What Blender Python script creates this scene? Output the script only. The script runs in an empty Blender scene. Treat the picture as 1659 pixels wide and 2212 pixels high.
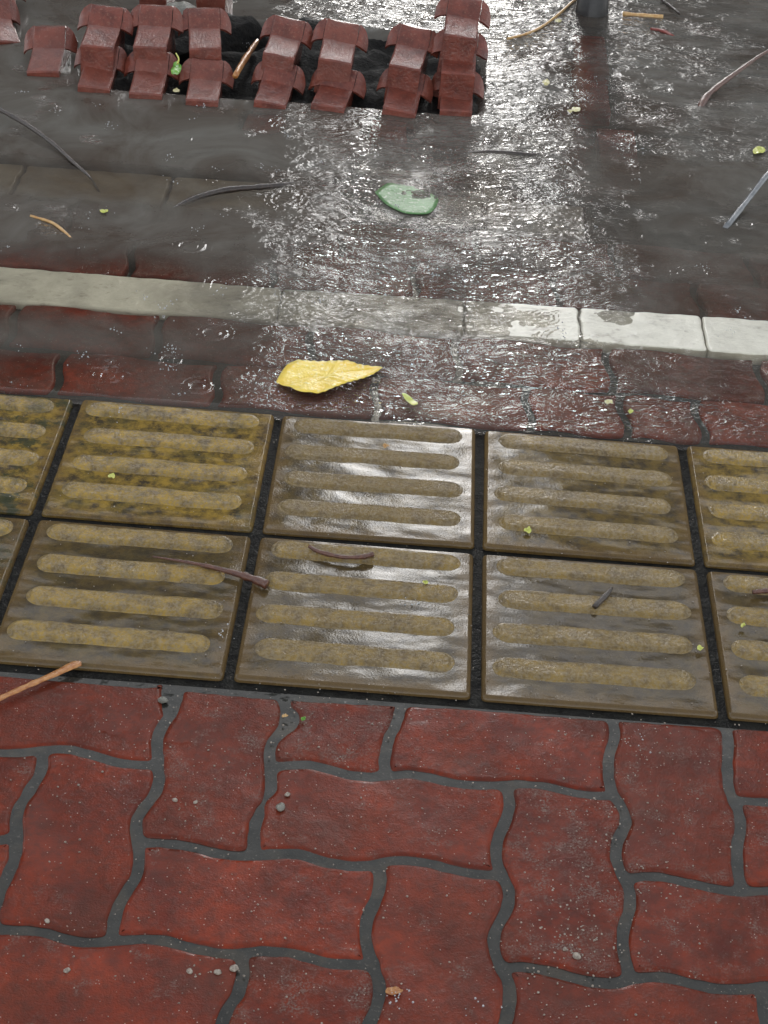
import bpy, bmesh, math, random
import numpy as np
from mathutils import Vector, Matrix, noise
R = math.radians
random.seed(7); rng = np.random.default_rng(11)
sc = bpy.context.scene
col = sc.collection

# ------------------------------------------------------------------ camera
TILT, ROLL, YAW = 0.63314755, 0.06718788, -0.01486858
CX, CY, CZ = -0.10638379, -1.89666602, 1.44756886
FW = Vector((math.sin(YAW)*math.cos(TILT), math.cos(YAW)*math.cos(TILT), -math.sin(TILT)))
RT = Vector((math.cos(YAW), -math.sin(YAW), 0)); UP = RT.cross(FW)
R2 = RT*math.cos(ROLL)+UP*math.sin(ROLL); U2 = -RT*math.sin(ROLL)+UP*math.cos(ROLL)
cam_d = bpy.data.cameras.new('camera'); cam = bpy.data.objects.new('camera', cam_d); col.objects.link(cam)
cam_d.sensor_fit = 'VERTICAL'; cam_d.sensor_height = 24; cam_d.lens = 3700/2212*24
cam_d.clip_start = 0.05; cam_d.clip_end = 500
cam.matrix_world = Matrix(((R2.x, U2.x, -FW.x, CX), (R2.y, U2.y, -FW.y, CY), (R2.z, U2.z, -FW.z, CZ), (0, 0, 0, 1)))
sc.camera = cam
cam_d.dof.use_dof = False

def at(px, py, z=0.0):
    """ground point seen at a pixel of the surveyed photograph (used to measure the place in metres)"""
    d = FW*3700 + R2*(px-829.5) - U2*(py-1106)
    t = (z-CZ)/d.z
    return Vector((CX, CY, CZ)) + d*t

# ------------------------------------------------------------------ helpers
def tag(o, label=None, cat=None, group=None, kind=None):
    if label: o['label'] = label
    if cat: o['category'] = cat
    if group: o['group'] = group
    if kind: o['kind'] = kind
    return o

def empty(name, loc, rz=0):
    o = bpy.data.objects.new(name, None); col.objects.link(o)
    o.location = loc; o.rotation_euler = (0, 0, rz); o.empty_display_size = 0.05
    return o

def link(name, me, m, parent=None, smooth=True):
    o = bpy.data.objects.new(name, me); col.objects.link(o)
    if m: me.materials.append(m)
    if smooth:
        me.polygons.foreach_set('use_smooth', [True]*len(me.polygons))
    if parent: o.parent = parent
    return o

def bm_obj(name, bm, m, parent=None, smooth=True):
    bmesh.ops.recalc_face_normals(bm, faces=bm.faces)
    me = bpy.data.meshes.new(name); bm.to_mesh(me); bm.free()
    return link(name, me, m, parent, smooth)

def catmull(pts, n=6):
    out = []
    P = [Vector(p) for p in pts]
    for i in range(len(P)-1):
        p0 = P[i-1] if i else P[0]*2-P[1]
        p1, p2 = P[i], P[i+1]
        p3 = P[i+2] if i+2 < len(P) else P[-1]*2-P[-2]
        for k in range(n):
            t = k/n
            out.append(0.5*((2*p1)+(-p0+p2)*t+(2*p0-5*p1+4*p2-p3)*t*t+(-p0+3*p1-3*p2+p3)*t**3))
    out.append(P[-1])
    return out

def resample(poly, step):
    """closed polygon -> evenly spaced"""
    P = poly+[poly[0]]
    L = [0]
    for a, b in zip(P, P[1:]): L.append(L[-1]+(b-a).length)
    n = max(12, int(L[-1]/step)); out = []; j = 0
    for k in range(n):
        s = L[-1]*k/n
        while L[j+1] < s: j += 1
        t = (s-L[j])/max(1e-9, L[j+1]-L[j])
        out.append(P[j].lerp(P[j+1], t))
    return out

def area(p): return 0.5*sum(a.x*b.y-b.x*a.y for a, b in zip(p, p[1:]+p[:1]))

def inset(poly, d):
    n = len(poly); out = []
    for i in range(n):
        t = (poly[(i+1) % n]-poly[i-1]); t = Vector((t.x, t.y)).normalized() if t.length > 1e-9 else Vector((1, 0))
        out.append(Vector((poly[i].x-t.y*d, poly[i].y+t.x*d)))
    return out

def relax(poly, it=1, f=0.5):
    for _ in range(it):
        n = len(poly)
        poly = [poly[i].lerp((poly[i-1]+poly[(i+1) % n])/2, f) for i in range(n)]
    return poly

def uncross(poly, win=40):
    """drop the small loops an inset leaves at tight corners"""
    P = list(poly); i = 0
    def hit(a, b, c, d):
        o = lambda p, q, r: (q.x-p.x)*(r.y-p.y)-(q.y-p.y)*(r.x-p.x)
        return o(a, b, c)*o(a, b, d) < 0 and o(c, d, a)*o(c, d, b) < 0
    P = P[len(P)//3:]+P[:len(P)//3]
    while i < len(P):
        n = len(P)
        for k in range(2, min(win, n-2)):
            j = (i+k) % n
            if hit(P[i], P[(i+1) % n], P[j], P[(j+1) % n]):
                kill = {(i+q) % n for q in range(1, k+1)}
                P = [p for q, p in enumerate(P) if q not in kill]; break
        i += 1
    return P

def slab(poly, z0, rings, cuts=None):
    """solid from an outline; rings = [(inset, z), ...] bottom to top, closed by a filled top"""
    bm = bmesh.new()
    prev = None
    rings = rings+[(rings[-1][0]+0.0012, rings[-1][1])]
    for d, z in [(0, z0)]+rings:
        ring = [bm.verts.new((p.x, p.y, z)) for p in (inset(poly, d) if d else poly)]
        if prev:
            n = len(ring)
            for i in range(n): bm.faces.new((prev[i], prev[(i+1) % n], ring[(i+1) % n], ring[i]))
        prev = ring
    edges = [bm.edges.get((prev[i], prev[(i+1) % len(prev)])) for i in range(len(prev))]
    bmesh.ops.triangle_fill(bm, use_beauty=True, edges=edges)
    return bm

def tube(pts, radii, seg=8, flat=1.0, n=5):
    """tapered tube along a smooth path"""
    P = catmull(pts, n); m = len(P); bm = bmesh.new(); prev = None
    for i, p in enumerate(P):
        t = (P[min(i+1, m-1)]-P[max(i-1, 0)]).normalized()
        s = t.cross(Vector((0, 0, 1))).normalized(); u = s.cross(t)
        f = i/(m-1)*(len(radii)-1); k = min(int(f), len(radii)-2); r = radii[k]+(radii[k+1]-radii[k])*(f-k)
        r *= 1+0.22*noise.noise(p*90)+0.22*noise.noise(p*260)
        ring = [bm.verts.new(p+(s*math.cos(a)+u*math.sin(a)*flat)*r) for a in [2*math.pi*j/seg for j in range(seg)]]
        if prev:
            for j in range(seg): bm.faces.new((prev[j], prev[(j+1) % seg], ring[(j+1) % seg], ring[j]))
        else: bm.faces.new(ring[::-1])
        prev = ring
    bm.faces.new(prev)
    return bm

# ------------------------------------------------------------------ materials
class NT:
    def __init__(s, name):
        s.m = bpy.data.materials.new(name); s.m.use_nodes = True
        s.t = s.m.node_tree; s.t.nodes.clear()
        s.out = s.n('ShaderNodeOutputMaterial')
    def n(s, typ, **kw):
        x = s.t.nodes.new(typ)
        for k, v in kw.items(): setattr(x, k, v)
        return x
    def l(s, a, b): s.t.links.new(a, b)
    def val(s, sock, v):
        if hasattr(v, 'is_linked') or isinstance(v, bpy.types.NodeSocket): s.l(v, sock)
        else: sock.default_value = v
    def coord(s, obj=False):
        if obj: return s.n('ShaderNodeTexCoord').outputs['Object']
        return s.n('ShaderNodeNewGeometry').outputs['Position']
    def scale(s, v, xyz):
        x = s.n('ShaderNodeMapping'); s.l(v, x.inputs[0]); x.inputs['Scale'].default_value = xyz; return x.outputs[0]
    def noise(s, v, sc, det=4, rough=0.55, dist=0.0):
        x = s.n('ShaderNodeTexNoise'); s.l(v, x.inputs['Vector'])
        x.inputs['Scale'].default_value = sc; x.inputs['Detail'].default_value = det
        x.inputs['Roughness'].default_value = rough; x.inputs['Distortion'].default_value = dist
        return x.outputs['Fac']
    def vor(s, v, sc, feat='F1'):
        x = s.n('ShaderNodeTexVoronoi', feature=feat); s.l(v, x.inputs['Vector']); x.inputs['Scale'].default_value = sc
        return x
    def ramp(s, f, stops):
        x = s.n('ShaderNodeValToRGB'); s.l(f, x.inputs[0]); e = x.color_ramp.elements
        while len(e) < len(stops): e.new(0.5)
        for q, (p, c) in zip(e, stops):
            q.position = p; q.color = (c, c, c, 1) if isinstance(c, (int, float)) else (*c, 1)
        return x.outputs[0]
    def mix(s, f, a, b, bt='MIX'):
        x = s.n('ShaderNodeMix', data_type='RGBA', blend_type=bt)
        s.val(x.inputs[0], f)
        for sock, v in ((x.inputs[6], a), (x.inputs[7], b)):
            if isinstance(v, tuple): sock.default_value = (*v, 1)
            else: s.l(v, sock)
        return x.outputs[2]
    def math(s, op, a, b=0.0, c=0.0):
        x = s.n('ShaderNodeMath', operation=op); s.val(x.inputs[0], a); s.val(x.inputs[1], b); s.val(x.inputs[2], c); return x.outputs[0]
    def bump(s, h, dist, strength=1.0, nrm=None):
        x = s.n('ShaderNodeBump'); s.l(h, x.inputs['Height']); x.inputs['Distance'].default_value = dist
        s.val(x.inputs['Strength'], strength)
        if nrm: s.l(nrm, x.inputs['Normal'])
        return x.outputs[0]
    def pbr(s, color, rough=0.5, nrm=None, coat=0.0, coat_rough=0.05, coat_nrm=None, spec=0.5, coat_ior=1.4):
        x = s.n('ShaderNodeBsdfPrincipled')
        if isinstance(color, tuple): x.inputs['Base Color'].default_value = (*color, 1)
        else: s.l(color, x.inputs['Base Color'])
        s.val(x.inputs['Roughness'], rough); s.val(x.inputs['Coat Weight'], coat); s.val(x.inputs['Coat Roughness'], coat_rough)
        x.inputs['Specular IOR Level'].default_value = spec; x.inputs['Coat IOR'].default_value = coat_ior
        if nrm: s.l(nrm, x.inputs['Normal'])
        if coat_nrm: s.l(coat_nrm, x.inputs['Coat Normal'])
        s.l(x.outputs[0], s.out.inputs[0])
        return x

def mat_paver(name, tint=1.0, worn=0.5, seed=0.0):
    k = NT(name); p = k.coord()
    mp = k.n('ShaderNodeMapping'); k.l(p, mp.inputs[0]); mp.inputs['Location'].default_value = (seed*3.1, seed*1.7, 0); v = mp.outputs[0]
    big = k.noise(v, 14, 5, 0.6); mid = k.noise(v, 75, 5, 0.65); fine = k.noise(v, 420, 3, 0.6)
    c = k.mix(k.ramp(big, [(0.3, 0), (0.7, 1)]), (0.085*tint, 0.013*tint, 0.007*tint), (0.225*tint, 0.034*tint, 0.013*tint))
    c = k.mix(k.math('MULTIPLY', k.ramp(mid, [(0.42, 0), (0.62, 1)]), 0.55), c, (0.062*tint, 0.022*tint, 0.016*tint))
    c = k.mix(k.math('MULTIPLY', k.ramp(k.noise(v, 8, 4, 0.6), [(0.48, 0), (0.66, 1)]), 0.5), c, (0.060, 0.020, 0.012))
    c = k.mix(k.math('MULTIPLY', k.n('ShaderNodeObjectInfo').outputs['Random'], 0.40), c, (0.085, 0.022, 0.013))
    # worn spots: pigment skin gone, grey aggregate showing
    wm = k.math('MULTIPLY', k.ramp(k.noise(v, 26, 4, 0.7), [(0.62-0.14*worn, 0), (0.74-0.10*worn, 1)]), k.ramp(fine, [(0.45, 0), (0.6, 1)]))
    c = k.mix(k.math('MULTIPLY', wm, 0.9), c, (0.17, 0.115, 0.095))
    vo = k.vor(v, 240)
    sp = k.ramp(vo.outputs['Distance'], [(0.10, 1), (0.2, 0)])
    pick = k.ramp(vo.outputs['Color'], [(0.74, 0), (0.80, 1)])
    c = k.mix(k.math('MULTIPLY', sp, k.math('MULTIPLY', pick, 0.9)), c, (0.46, 0.38, 0.32))
    h = k.math('ADD', k.math('MULTIPLY', mid, 0.7), k.math('ADD', k.math('MULTIPLY', fine, 0.35), k.math('MULTIPLY', wm, -0.4)))
    n1 = k.bump(h, 0.003, 0.8)
    film = k.noise(v, 9, 3, 0.5)                       # where the water film is thick it lies smooth
    ch = k.math('MULTIPLY', k.math('ADD', mid, k.math('MULTIPLY', fine, 0.5)), k.ramp(film, [(0.38, 0.12), (0.62, 1.0)]))
    n2 = k.bump(ch, 0.0034, 0.65)
    k.pbr(c, 0.65, n1, 0.6, 0.03, n2, 0.02, 1.32)
    return k.m

def mat_tile(name, yellow, moss, seed, bar=False):
    """yellow pigment worn to grey-brown concrete; smooth wet film between the bars, gritty on them"""
    k = NT(name); p = k.coord()
    mp = k.n('ShaderNodeMapping'); k.l(p, mp.inputs[0]); mp.inputs['Location'].default_value = (seed*2.3, seed*1.1, 0); v = mp.outputs[0]
    big = k.noise(v, 11, 4, 0.6); mid = k.noise(v, 55, 5, 0.65); fine = k.noise(v, 330, 4, 0.65)
    ye = (0.36, 0.232, 0.036); br = (0.122, 0.084, 0.036) if bar else (0.046, 0.033, 0.017); dk = (0.075, 0.056, 0.034) if bar else (0.040, 0.031, 0.02)
    f = k.math('MULTIPLY', k.ramp(mid, [(0.36, 0), (0.6, 1)]), yellow)
    c = k.mix(f, br, ye)
    c = k.mix(k.ramp(k.math('ADD', k.math('MULTIPLY', big, 0.6), k.math('MULTIPLY', fine, 0.4)), [(0.50, 0), (0.74, 0.6)]), c, dk)
    if bar:
        g = k.ramp(k.noise(v, 210, 3, 0.6), [(0.46, 0), (0.56, 1)])
        c = k.mix(k.math('MULTIPLY', g, 0.55), c, (0.24, 0.19, 0.11))
    if not bar:
        ob = k.n('ShaderNodeSeparateXYZ'); k.l(k.coord(True), ob.inputs[0])
        ed = k.math('MAXIMUM', k.math('ABSOLUTE', ob.outputs[0]), k.math('ABSOLUTE', ob.outputs[1]))
        ed = k.math('ADD', ed, k.math('MULTIPLY_ADD', mid, 0.03, -0.015))
        c = k.mix(k.math('MULTIPLY', k.ramp(ed, [(0.122, 0), (0.142, 1)]), 0.6), c, (0.13, 0.078, 0.026))
    if moss:
        mm = k.math('MULTIPLY', k.ramp(k.noise(v, 20, 5, 0.7), [(0.5, 0), (0.6, 1)]), moss)
        c = k.mix(mm, c, (0.035, 0.042, 0.02))
    n1 = k.bump(k.math('ADD', fine, mid), 0.003, 0.8)
    if bar:
        n2 = k.bump(k.math('ADD', k.noise(v, 190, 3, 0.6), k.math('MULTIPLY', mid, 0.8)), 0.0060, 0.8)
        k.pbr(c, 0.6, n1, 1.0, 0.04, n2, 0.15, 1.36)
    else:
        n2 = k.bump(k.math('ADD', k.noise(k.scale(v, (0.5, 1, 1)), 22, 2, 0.4), k.math('MULTIPLY', fine, 0.04)), 0.0060, 0.6)
        k.pbr(c, 0.6, n1, 1.0, 0.015, n2, 0.08, 1.37)
    return k.m

def mat_simple(name, c1, c2, sc=60, rough=0.45, coat=0.6, bumpd=0.002, coat_rough=0.08, det=5, spec=0.4):
    k = NT(name); v = k.coord(); f = k.noise(v, sc, det, 0.6); g = k.noise(v, sc*6, 3, 0.6)
    c = k.mix(k.ramp(f, [(0.35, 0), (0.65, 1)]), c1, c2)
    n = k.bump(k.math('ADD', f, k.math('MULTIPLY', g, 0.4)), bumpd, 0.8)
    k.pbr(c, rough, n, coat, coat_rough, n, spec, 1.33)
    return k.m

def mat_bed():
    k = NT('wet_mortar'); v = k.coord()
    f = k.noise(v, 30, 5, 0.6); g = k.noise(v, 260, 4, 0.65)
    c = k.mix(k.ramp(f, [(0.35, 0), (0.65, 1)]), (0.013, 0.014, 0.012), (0.028, 0.028, 0.024))
    c = k.mix(k.math('MULTIPLY', k.ramp(k.noise(v, 17, 4, 0.65), [(0.52, 0), (0.64, 1)]), 0.6), c, (0.050, 0.041, 0.028))
    c = k.mix(k.math('MULTIPLY', k.ramp(g, [(0.6, 0), (0.68, 1)]), 0.5), c, (0.13, 0.115, 0.095))
    n2 = k.bump(k.noise(v, 26, 3, 0.45), 0.0025, 0.5)
    k.pbr(c, 0.6, k.bump(g, 0.002, 0.5), 0.75, 0.05, n2, 0.12, 1.35)
    return k.m

def mat_kerb(name, dirt_fade):
    k = NT(name); v = k.coord()
    f = k.noise(v, 24, 5, 0.65); m_ = k.noise(k.scale(v, (1, 2.2, 1)), 60, 5, 0.65)
    c = k.mix(k.ramp(f, [(0.3, 0), (0.7, 1)]), (0.66, 0.64, 0.54), (0.50, 0.48, 0.40))
    d = k.ramp(k.math('ADD', k.math('MULTIPLY', f, 0.5), k.math('MULTIPLY', m_, 0.5)), [(0.62-0.30*dirt_fade, 0), (0.72-0.12*dirt_fade, 1)])
    c = k.mix(k.math('MULTIPLY', d, 0.5+0.5*dirt_fade), c, (0.13, 0.10, 0.065))
    n = k.bump(k.math('ADD', f, m_), 0.002, 0.7)
    k.pbr(c, 0.4, n, 0.8, 0.08, n, 0.4, 1.33)
    return k.m

def mat_water():
    k = NT('rain_water'); v = k.coord()
    a_ch = k.n('ShaderNodeAttribute', attribute_name='chop').outputs['Fac']
    a_mu = k.n('ShaderNodeAttribute', attribute_name='silt').outputs['Fac']
    va = k.scale(v, (0.62, 1.15, 0.3))
    w1 = k.noise(va, 40, 2, 0.55, 0.9); w2 = k.noise(k.scale(v, (0.75, 1.1, 0.3)), 120, 2, 0.5, 1.4)
    h = k.math('ADD', w1, k.math('MULTIPLY', w2, 0.28))
    st = k.math('MULTIPLY_ADD', a_ch, 0.95, 0.03)
    nb = k.bump(h, 0.017, st)
    tr = k.n('ShaderNodeBsdfTransparent'); tr.inputs[0].default_value = (0.86, 0.84, 0.78, 1)
    df = k.n('ShaderNodeBsdfDiffuse')
    k.l(k.mix(k.ramp(k.noise(v, 5.0, 5, 0.65, 0.8), [(0.35, 0), (0.65, 1)]), (0.088, 0.070, 0.056), (0.165, 0.156, 0.138)), df.inputs[0])
    gl = k.n('ShaderNodeBsdfGlossy'); gl.inputs['Roughness'].default_value = 0.04; k.l(nb, gl.inputs['Normal'])
    # Fresnel by Schlick from either side of the thin sheet
    dp = k.n('ShaderNodeVectorMath', operation='DOT_PRODUCT'); k.l(nb, dp.inputs[0]); k.l(k.n('ShaderNodeNewGeometry').outputs['Incoming'], dp.inputs[1])
    om = k.math('SUBTRACT', 1.0, k.math('MINIMUM', k.math('ABSOLUTE', dp.outputs['Value']), 1.0))
    fr = k.math('MULTIPLY_ADD', k.math('POWER', om, 5.0), 0.979, 0.021)
    m1 = k.n('ShaderNodeMixShader'); k.l(a_mu, m1.inputs[0]); k.l(tr.outputs[0], m1.inputs[1]); k.l(df.outputs[0], m1.inputs[2])
    m2 = k.n('ShaderNodeMixShader'); k.l(fr, m2.inputs[0]); k.l(m1.outputs[0], m2.inputs[1]); k.l(gl.outputs[0], m2.inputs[2])
    k.l(m2.outputs[0], k.out.inputs[0])
    return k.m

M = {}
M['bed'] = mat_bed()
M['water'] = mat_water()
M['silt'] = mat_simple('wet_black_joint', (0.004, 0.004, 0.004), (0.012, 0.012, 0.010), 45, 0.7, 0.22, 0.006, 0.04, 2, 0.05)  # near-black fill of the joints between the tactile tiles
PAV = [mat_paver('red_concrete_%s' % w, t, wn, s) for w, t, wn, s in
       (('plain', 1.0, 0.2, 0.0), ('speckled', 0.95, 0.7, 1.0), ('worn', 0.9, 1.0, 2.0), ('bright', 1.15, 0.3, 3.0))]
M['twig_dark'] = mat_simple('dark_wet_bark', (0.012, 0.008, 0.006), (0.035, 0.02, 0.014), 160, 0.35, 1.0, 0.0015)
M['twig_brown'] = mat_simple('brown_wet_bark', (0.06, 0.018, 0.012), (0.12, 0.045, 0.025), 160, 0.35, 1.0, 0.0015)
M['straw'] = mat_simple('dry_straw', (0.42, 0.22, 0.07), (0.55, 0.36, 0.15), 120, 0.4, 0.8, 0.001)
M['blade'] = mat_simple('orange_brown_leaf_blade', (0.30, 0.10, 0.02), (0.46, 0.22, 0.07), 110, 0.35, 1.0, 0.0015)
M['steel'] = mat_simple('grey_metal', (0.10, 0.11, 0.12), (0.18, 0.19, 0.20), 90, 0.25, 1.0, 0.0006)
M['green'] = mat_simple('fresh_green', (0.06, 0.22, 0.01), (0.14, 0.36, 0.02), 90, 0.35, 0.8, 0.001)
M['lime'] = mat_simple('lime_petal', (0.40, 0.48, 0.06), (0.62, 0.60, 0.18), 90, 0.4, 0.8, 0.001)
M['cream'] = mat_simple('cream_petal', (0.55, 0.50, 0.22), (0.66, 0.62, 0.38), 90, 0.4, 0.8, 0.001)
M['stone'] = mat_simple('grey_stone', (0.10, 0.10, 0.085), (0.24, 0.235, 0.20), 70, 0.5, 0.7, 0.006)
M['pebble'] = mat_simple('pale_grit', (0.14, 0.11, 0.085), (0.38, 0.33, 0.27), 300, 0.4, 1.0, 0.001)
def mat_stack():
    k = NT('red_cast_concrete'); v = k.coord(); rnd = k.n('ShaderNodeObjectInfo').outputs['Random']
    f = k.noise(v, 34, 5, 0.65); g = k.noise(v, 170, 4, 0.65)
    c = k.mix(k.ramp(f, [(0.35, 0), (0.65, 1)]), (0.080, 0.018, 0.012), (0.18, 0.042, 0.026))
    c = k.mix(k.math('MULTIPLY', rnd, 0.5), c, (0.19, 0.062, 0.042))
    c = k.mix(k.math('MULTIPLY', k.ramp(g, [(0.56, 0), (0.70, 1)]), 0.4), c, (0.27, 0.14, 0.10))
    n = k.bump(k.math('ADD', f, k.math('MULTIPLY', g, 0.5)), 0.0034, 0.8)
    k.pbr(c, 0.5, n, 1.0, 0.05, n, 0.2, 1.4); return k.m
M['stack'] = mat_stack()
def mat_pit_shade():  # near-black colour painting the deep shade below the block shoulders
    k = NT('black_pit_shade'); v = k.coord(); f = k.noise(v, 45, 5, 0.65)
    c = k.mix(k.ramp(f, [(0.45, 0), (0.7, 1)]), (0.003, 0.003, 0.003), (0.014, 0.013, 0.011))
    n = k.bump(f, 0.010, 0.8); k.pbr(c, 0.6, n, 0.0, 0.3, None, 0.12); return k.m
M['pit_shade'] = mat_pit_shade()
M['black'] = mat_simple('black_rubber', (0.006, 0.006, 0.007), (0.014, 0.013, 0.014), 60, 0.4, 0.3, 0.001)
M['redpaint'] = mat_simple('dark_red_paint', (0.16, 0.022, 0.015), (0.22, 0.035, 0.022), 30, 0.35, 0.5, 0.0008)
M['wall_dark'] = mat_simple('dark_wet_render', (0.06, 0.06, 0.06), (0.11, 0.107, 0.10), 1.2, 0.8, 0.0, 0.01)
M['wall_grey'] = mat_simple('grey_render', (0.16, 0.165, 0.16), (0.28, 0.285, 0.28), 0.9, 0.8, 0.0, 0.01)
M['pane'] = mat_simple('dark_window_glass', (0.02, 0.022, 0.025), (0.03, 0.033, 0.036), 1.0, 0.1, 0.5, 0.001)
M['drop'] = None

# ------------------------------------------------------------------ ground: one mortar bed, stepping down beyond the kerb
def ground():
    bm = bmesh.new()
    ys = [-6, -0.318, -0.314, 0.312, 0.572, 0.58, 0.71, 0.72, 1.3, 2.4, 60]
    zs = [-0.0028, -0.0028, -0.0030, -0.0030, -0.006, -0.012, -0.012, -0.014, -0.03, -0.03, -0.03]
    xs = [-40, -1.5, -0.5, 0.5, 1.5, 40]
    g = [[bm.verts.new((x, y, z)) for x in xs] for y, z in zip(ys, zs)]
    for j in range(len(ys)-1):
        for i in range(len(xs)-1): bm.faces.new((g[j][i], g[j][i+1], g[j+1][i+1], g[j+1][i]))
    o = bm_obj('ground', bm, M['bed'], smooth=False); tag(o, kind='structure')
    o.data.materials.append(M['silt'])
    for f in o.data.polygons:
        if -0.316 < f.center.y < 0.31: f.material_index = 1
ground()

# ------------------------------------------------------------------ wavy red pavers in front of the tactile tiles
J = {  # joint centre lines, surveyed from the photograph
 'T': [(-330,1415),(0,1450),(375,1480),(500,1492),(625,1503),(829,1514),(1030,1525),(1310,1547),(1560,1562),(1660,1568),(1950,1590)],
 'V1': [(92,1620),(92,1631),(87,1666),(60,1711),(37,1751),(35,1801),(32,1851),(15,1891),(-4,1930),(-14,1970),(-12,2010)],
 'Ha': [(-260,1604),(-200,1600),(-150,1600),(-100,1608),(-50,1618),(0,1623),(50,1622),(100,1616),(150,1616),(200,1628),(250,1643),(300,1649),(345,1648)],
 'V2': [(388,1470),(382,1506),(372,1536),(350,1566),(340,1596),(342,1646),(342,1696),(320,1731),(297,1761),(295,1801),(300,1846),(295,1886),(275,1921),(255,1956),(245,1996),(240,2034)],
 'Hb': [(-300,1812),(-150,1806),(-80,1822),(0,1811),(40,1805)],
 'V3': [(615,1495),(617,1546),(607,1576),(585,1606),(582,1651),(585,1691),(580,1726),(557,1761),(547,1801),(550,1846)],
 'Hc': [(582,1654),(630,1649),(670,1648),(720,1661),(770,1673),(829,1674),(880,1669),(930,1676),(980,1688),(1030,1693),(1080,1693),(1130,1691),(1180,1696),(1230,1708),(1280,1716),(1335,1716)],
 'V4': [(870,1512),(858,1556),(842,1590),(832,1630),(830,1674)],
 'V5': [(1322,1546),(1329,1586),(1317,1626),(1314,1661),(1322,1706),(1344,1741),(1352,1776),(1334,1816),(1332,1856),(1350,1896),(1362,1926),(1359,1966),(1347,2006),(1347,2051),(1358,2091),(1362,2112)],
 'V6': [(1565,1560),(1574,1596),(1572,1646),(1574,1696),(1584,1726),(1598,1756),(1600,1791),(1592,1831),(1594,1871),(1604,1923)],
 'Hr': [(1580,1726),(1630,1729),(1680,1733),(1740,1745),(1800,1750)],
 'V7': [(1094,1693),(1102,1736),(1090,1776),(1074,1816),(1074,1856),(1084,1886),(1100,1921),(1097,1956),(1080,1991),(1067,2021),(1070,2056),(1084,2091),(1099,2121),(1102,2156),(1090,2212),(1075,2260)],
 'Hd': [(296,1816),(350,1818),(400,1823),(440,1833),(490,1843),(550,1846),(600,1841),(650,1843),(700,1858),(750,1866),(800,1866),(829,1858),(880,1856),(930,1863),(980,1876),(1030,1886),(1082,1886)],
 'V8': [(818,1862),(822,1906),(812,1941),(796,1976),(790,2016),(798,2056),(808,2086),(820,2125),(815,2170),(796,2215),(786,2260)],
 'He': [(-240,1990),(-150,1985),(-60,2000),(0,2006),(50,2006),(100,2013),(150,2028),(200,2033),(240,2031),(300,2026),(350,2028),(400,2041),(450,2053),(500,2058),(550,2053),(600,2053),(650,2061),(700,2076),(750,2081),(806,2081)],
 'V9': [(522,2056),(525,2096),(515,2141),(490,2181),(476,2220),(472,2260)],
 'Hf': [(1084,2088),(1130,2086),(1180,2093),(1230,2106),(1280,2118),(1330,2121),(1360,2112),(1405,2106),(1455,2111),(1505,2123),(1555,2133),(1605,2133),(1660,2128),(1760,2132),(1900,2150)],
 'Hg': [(1350,1896),(1380,1891),(1430,1891),(1480,1903),(1530,1913),(1580,1923),(1604,1923),(1660,1921),(1750,1928),(1860,1945)],
 'V10': [(1648,2130),(1650,2171),(1657,2212),(1650,2260)],
 'E1': [(-330,1415),(-290,1500),(-262,1604)],
 'E2': [(-270,1604),(-262,1700),(-300,1812)],
 'E3': [(-300,1812),(-290,1900),(-245,1990)],
 'E4': [(1820,1580),(1830,1660),(1800,1750)],
 'E5': [(1800,1750),(1840,1850),(1860,1945)],
 'E6': [(1860,1945),(1900,2050),(1900,2150)],
 'B': [(-260,2270),(-100,2290),(60,2275),(200,2290),(470,2262),(640,2290),(786,2262),(940,2280),(1075,2262),(1300,2300),(1500,2280),(1652,2262),(1800,2290),(1920,2290)],
 'E7': [(-245,1990),(-262,2100),(-260,2270)],
 'E8': [(1900,2150),(1915,2230),(1920,2290)],
}
JD = {k: catmull([Vector((a, b)) for a, b in v], 8) for k, v in J.items()}
def seg(name, a, b):
    L = JD[name]; a = Vector(a); b = Vector(b)
    i = min(range(len(L)), key=lambda q: (L[q]-a).length); j = min(range(len(L)), key=lambda q: (L[q]-b).length)
    S = L[i:j+1] if i <= j else L[j:i+1][::-1]
    while len(S) > 3 and (S[0]-a).length < 7: S = S[1:]
    while len(S) > 3 and (S[-1]-b).length < 7: S = S[:-1]
    return S
X = dict(a=(-330,1415), TV2=(388,1480), HaV2=(345,1648), HaE=(-262,1604), HaV1=(92,1618), V1Hb=(36,1806), HbE=(-300,1812), V1He=(-12,2008),
  HeE=(-245,1990), V2Hd=(296,1816), V2He=(240,2032), TV3=(615,1502), V3Hc=(582,1653), V3Hd=(549,1846), TV4=(870,1516), V4Hc=(830,1673),
  TV5=(1322,1548), HcV5=(1335,1716), HcV7=(1094,1693), V7Hd=(1083,1886), HdV8=(818,1862), HeV8=(806,2081), V7Hf=(1084,2090), V5Hf=(1361,2112),
  V5Hg=(1351,1896), TV6=(1565,1562), V6Hr=(1584,1726), V6Hg=(1604,1923), HrE=(1800,1750), HgE=(1860,1945), HfE=(1900,2150), T9=(1820,1580),
  HeV9=(522,2056), V9B=(472,2262), V8B=(786,2262), V7B=(1075,2262), HfV10=(1648,2130), V10B=(1651,2262), BE=(-260,2270), BF=(1920,2290))
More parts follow.
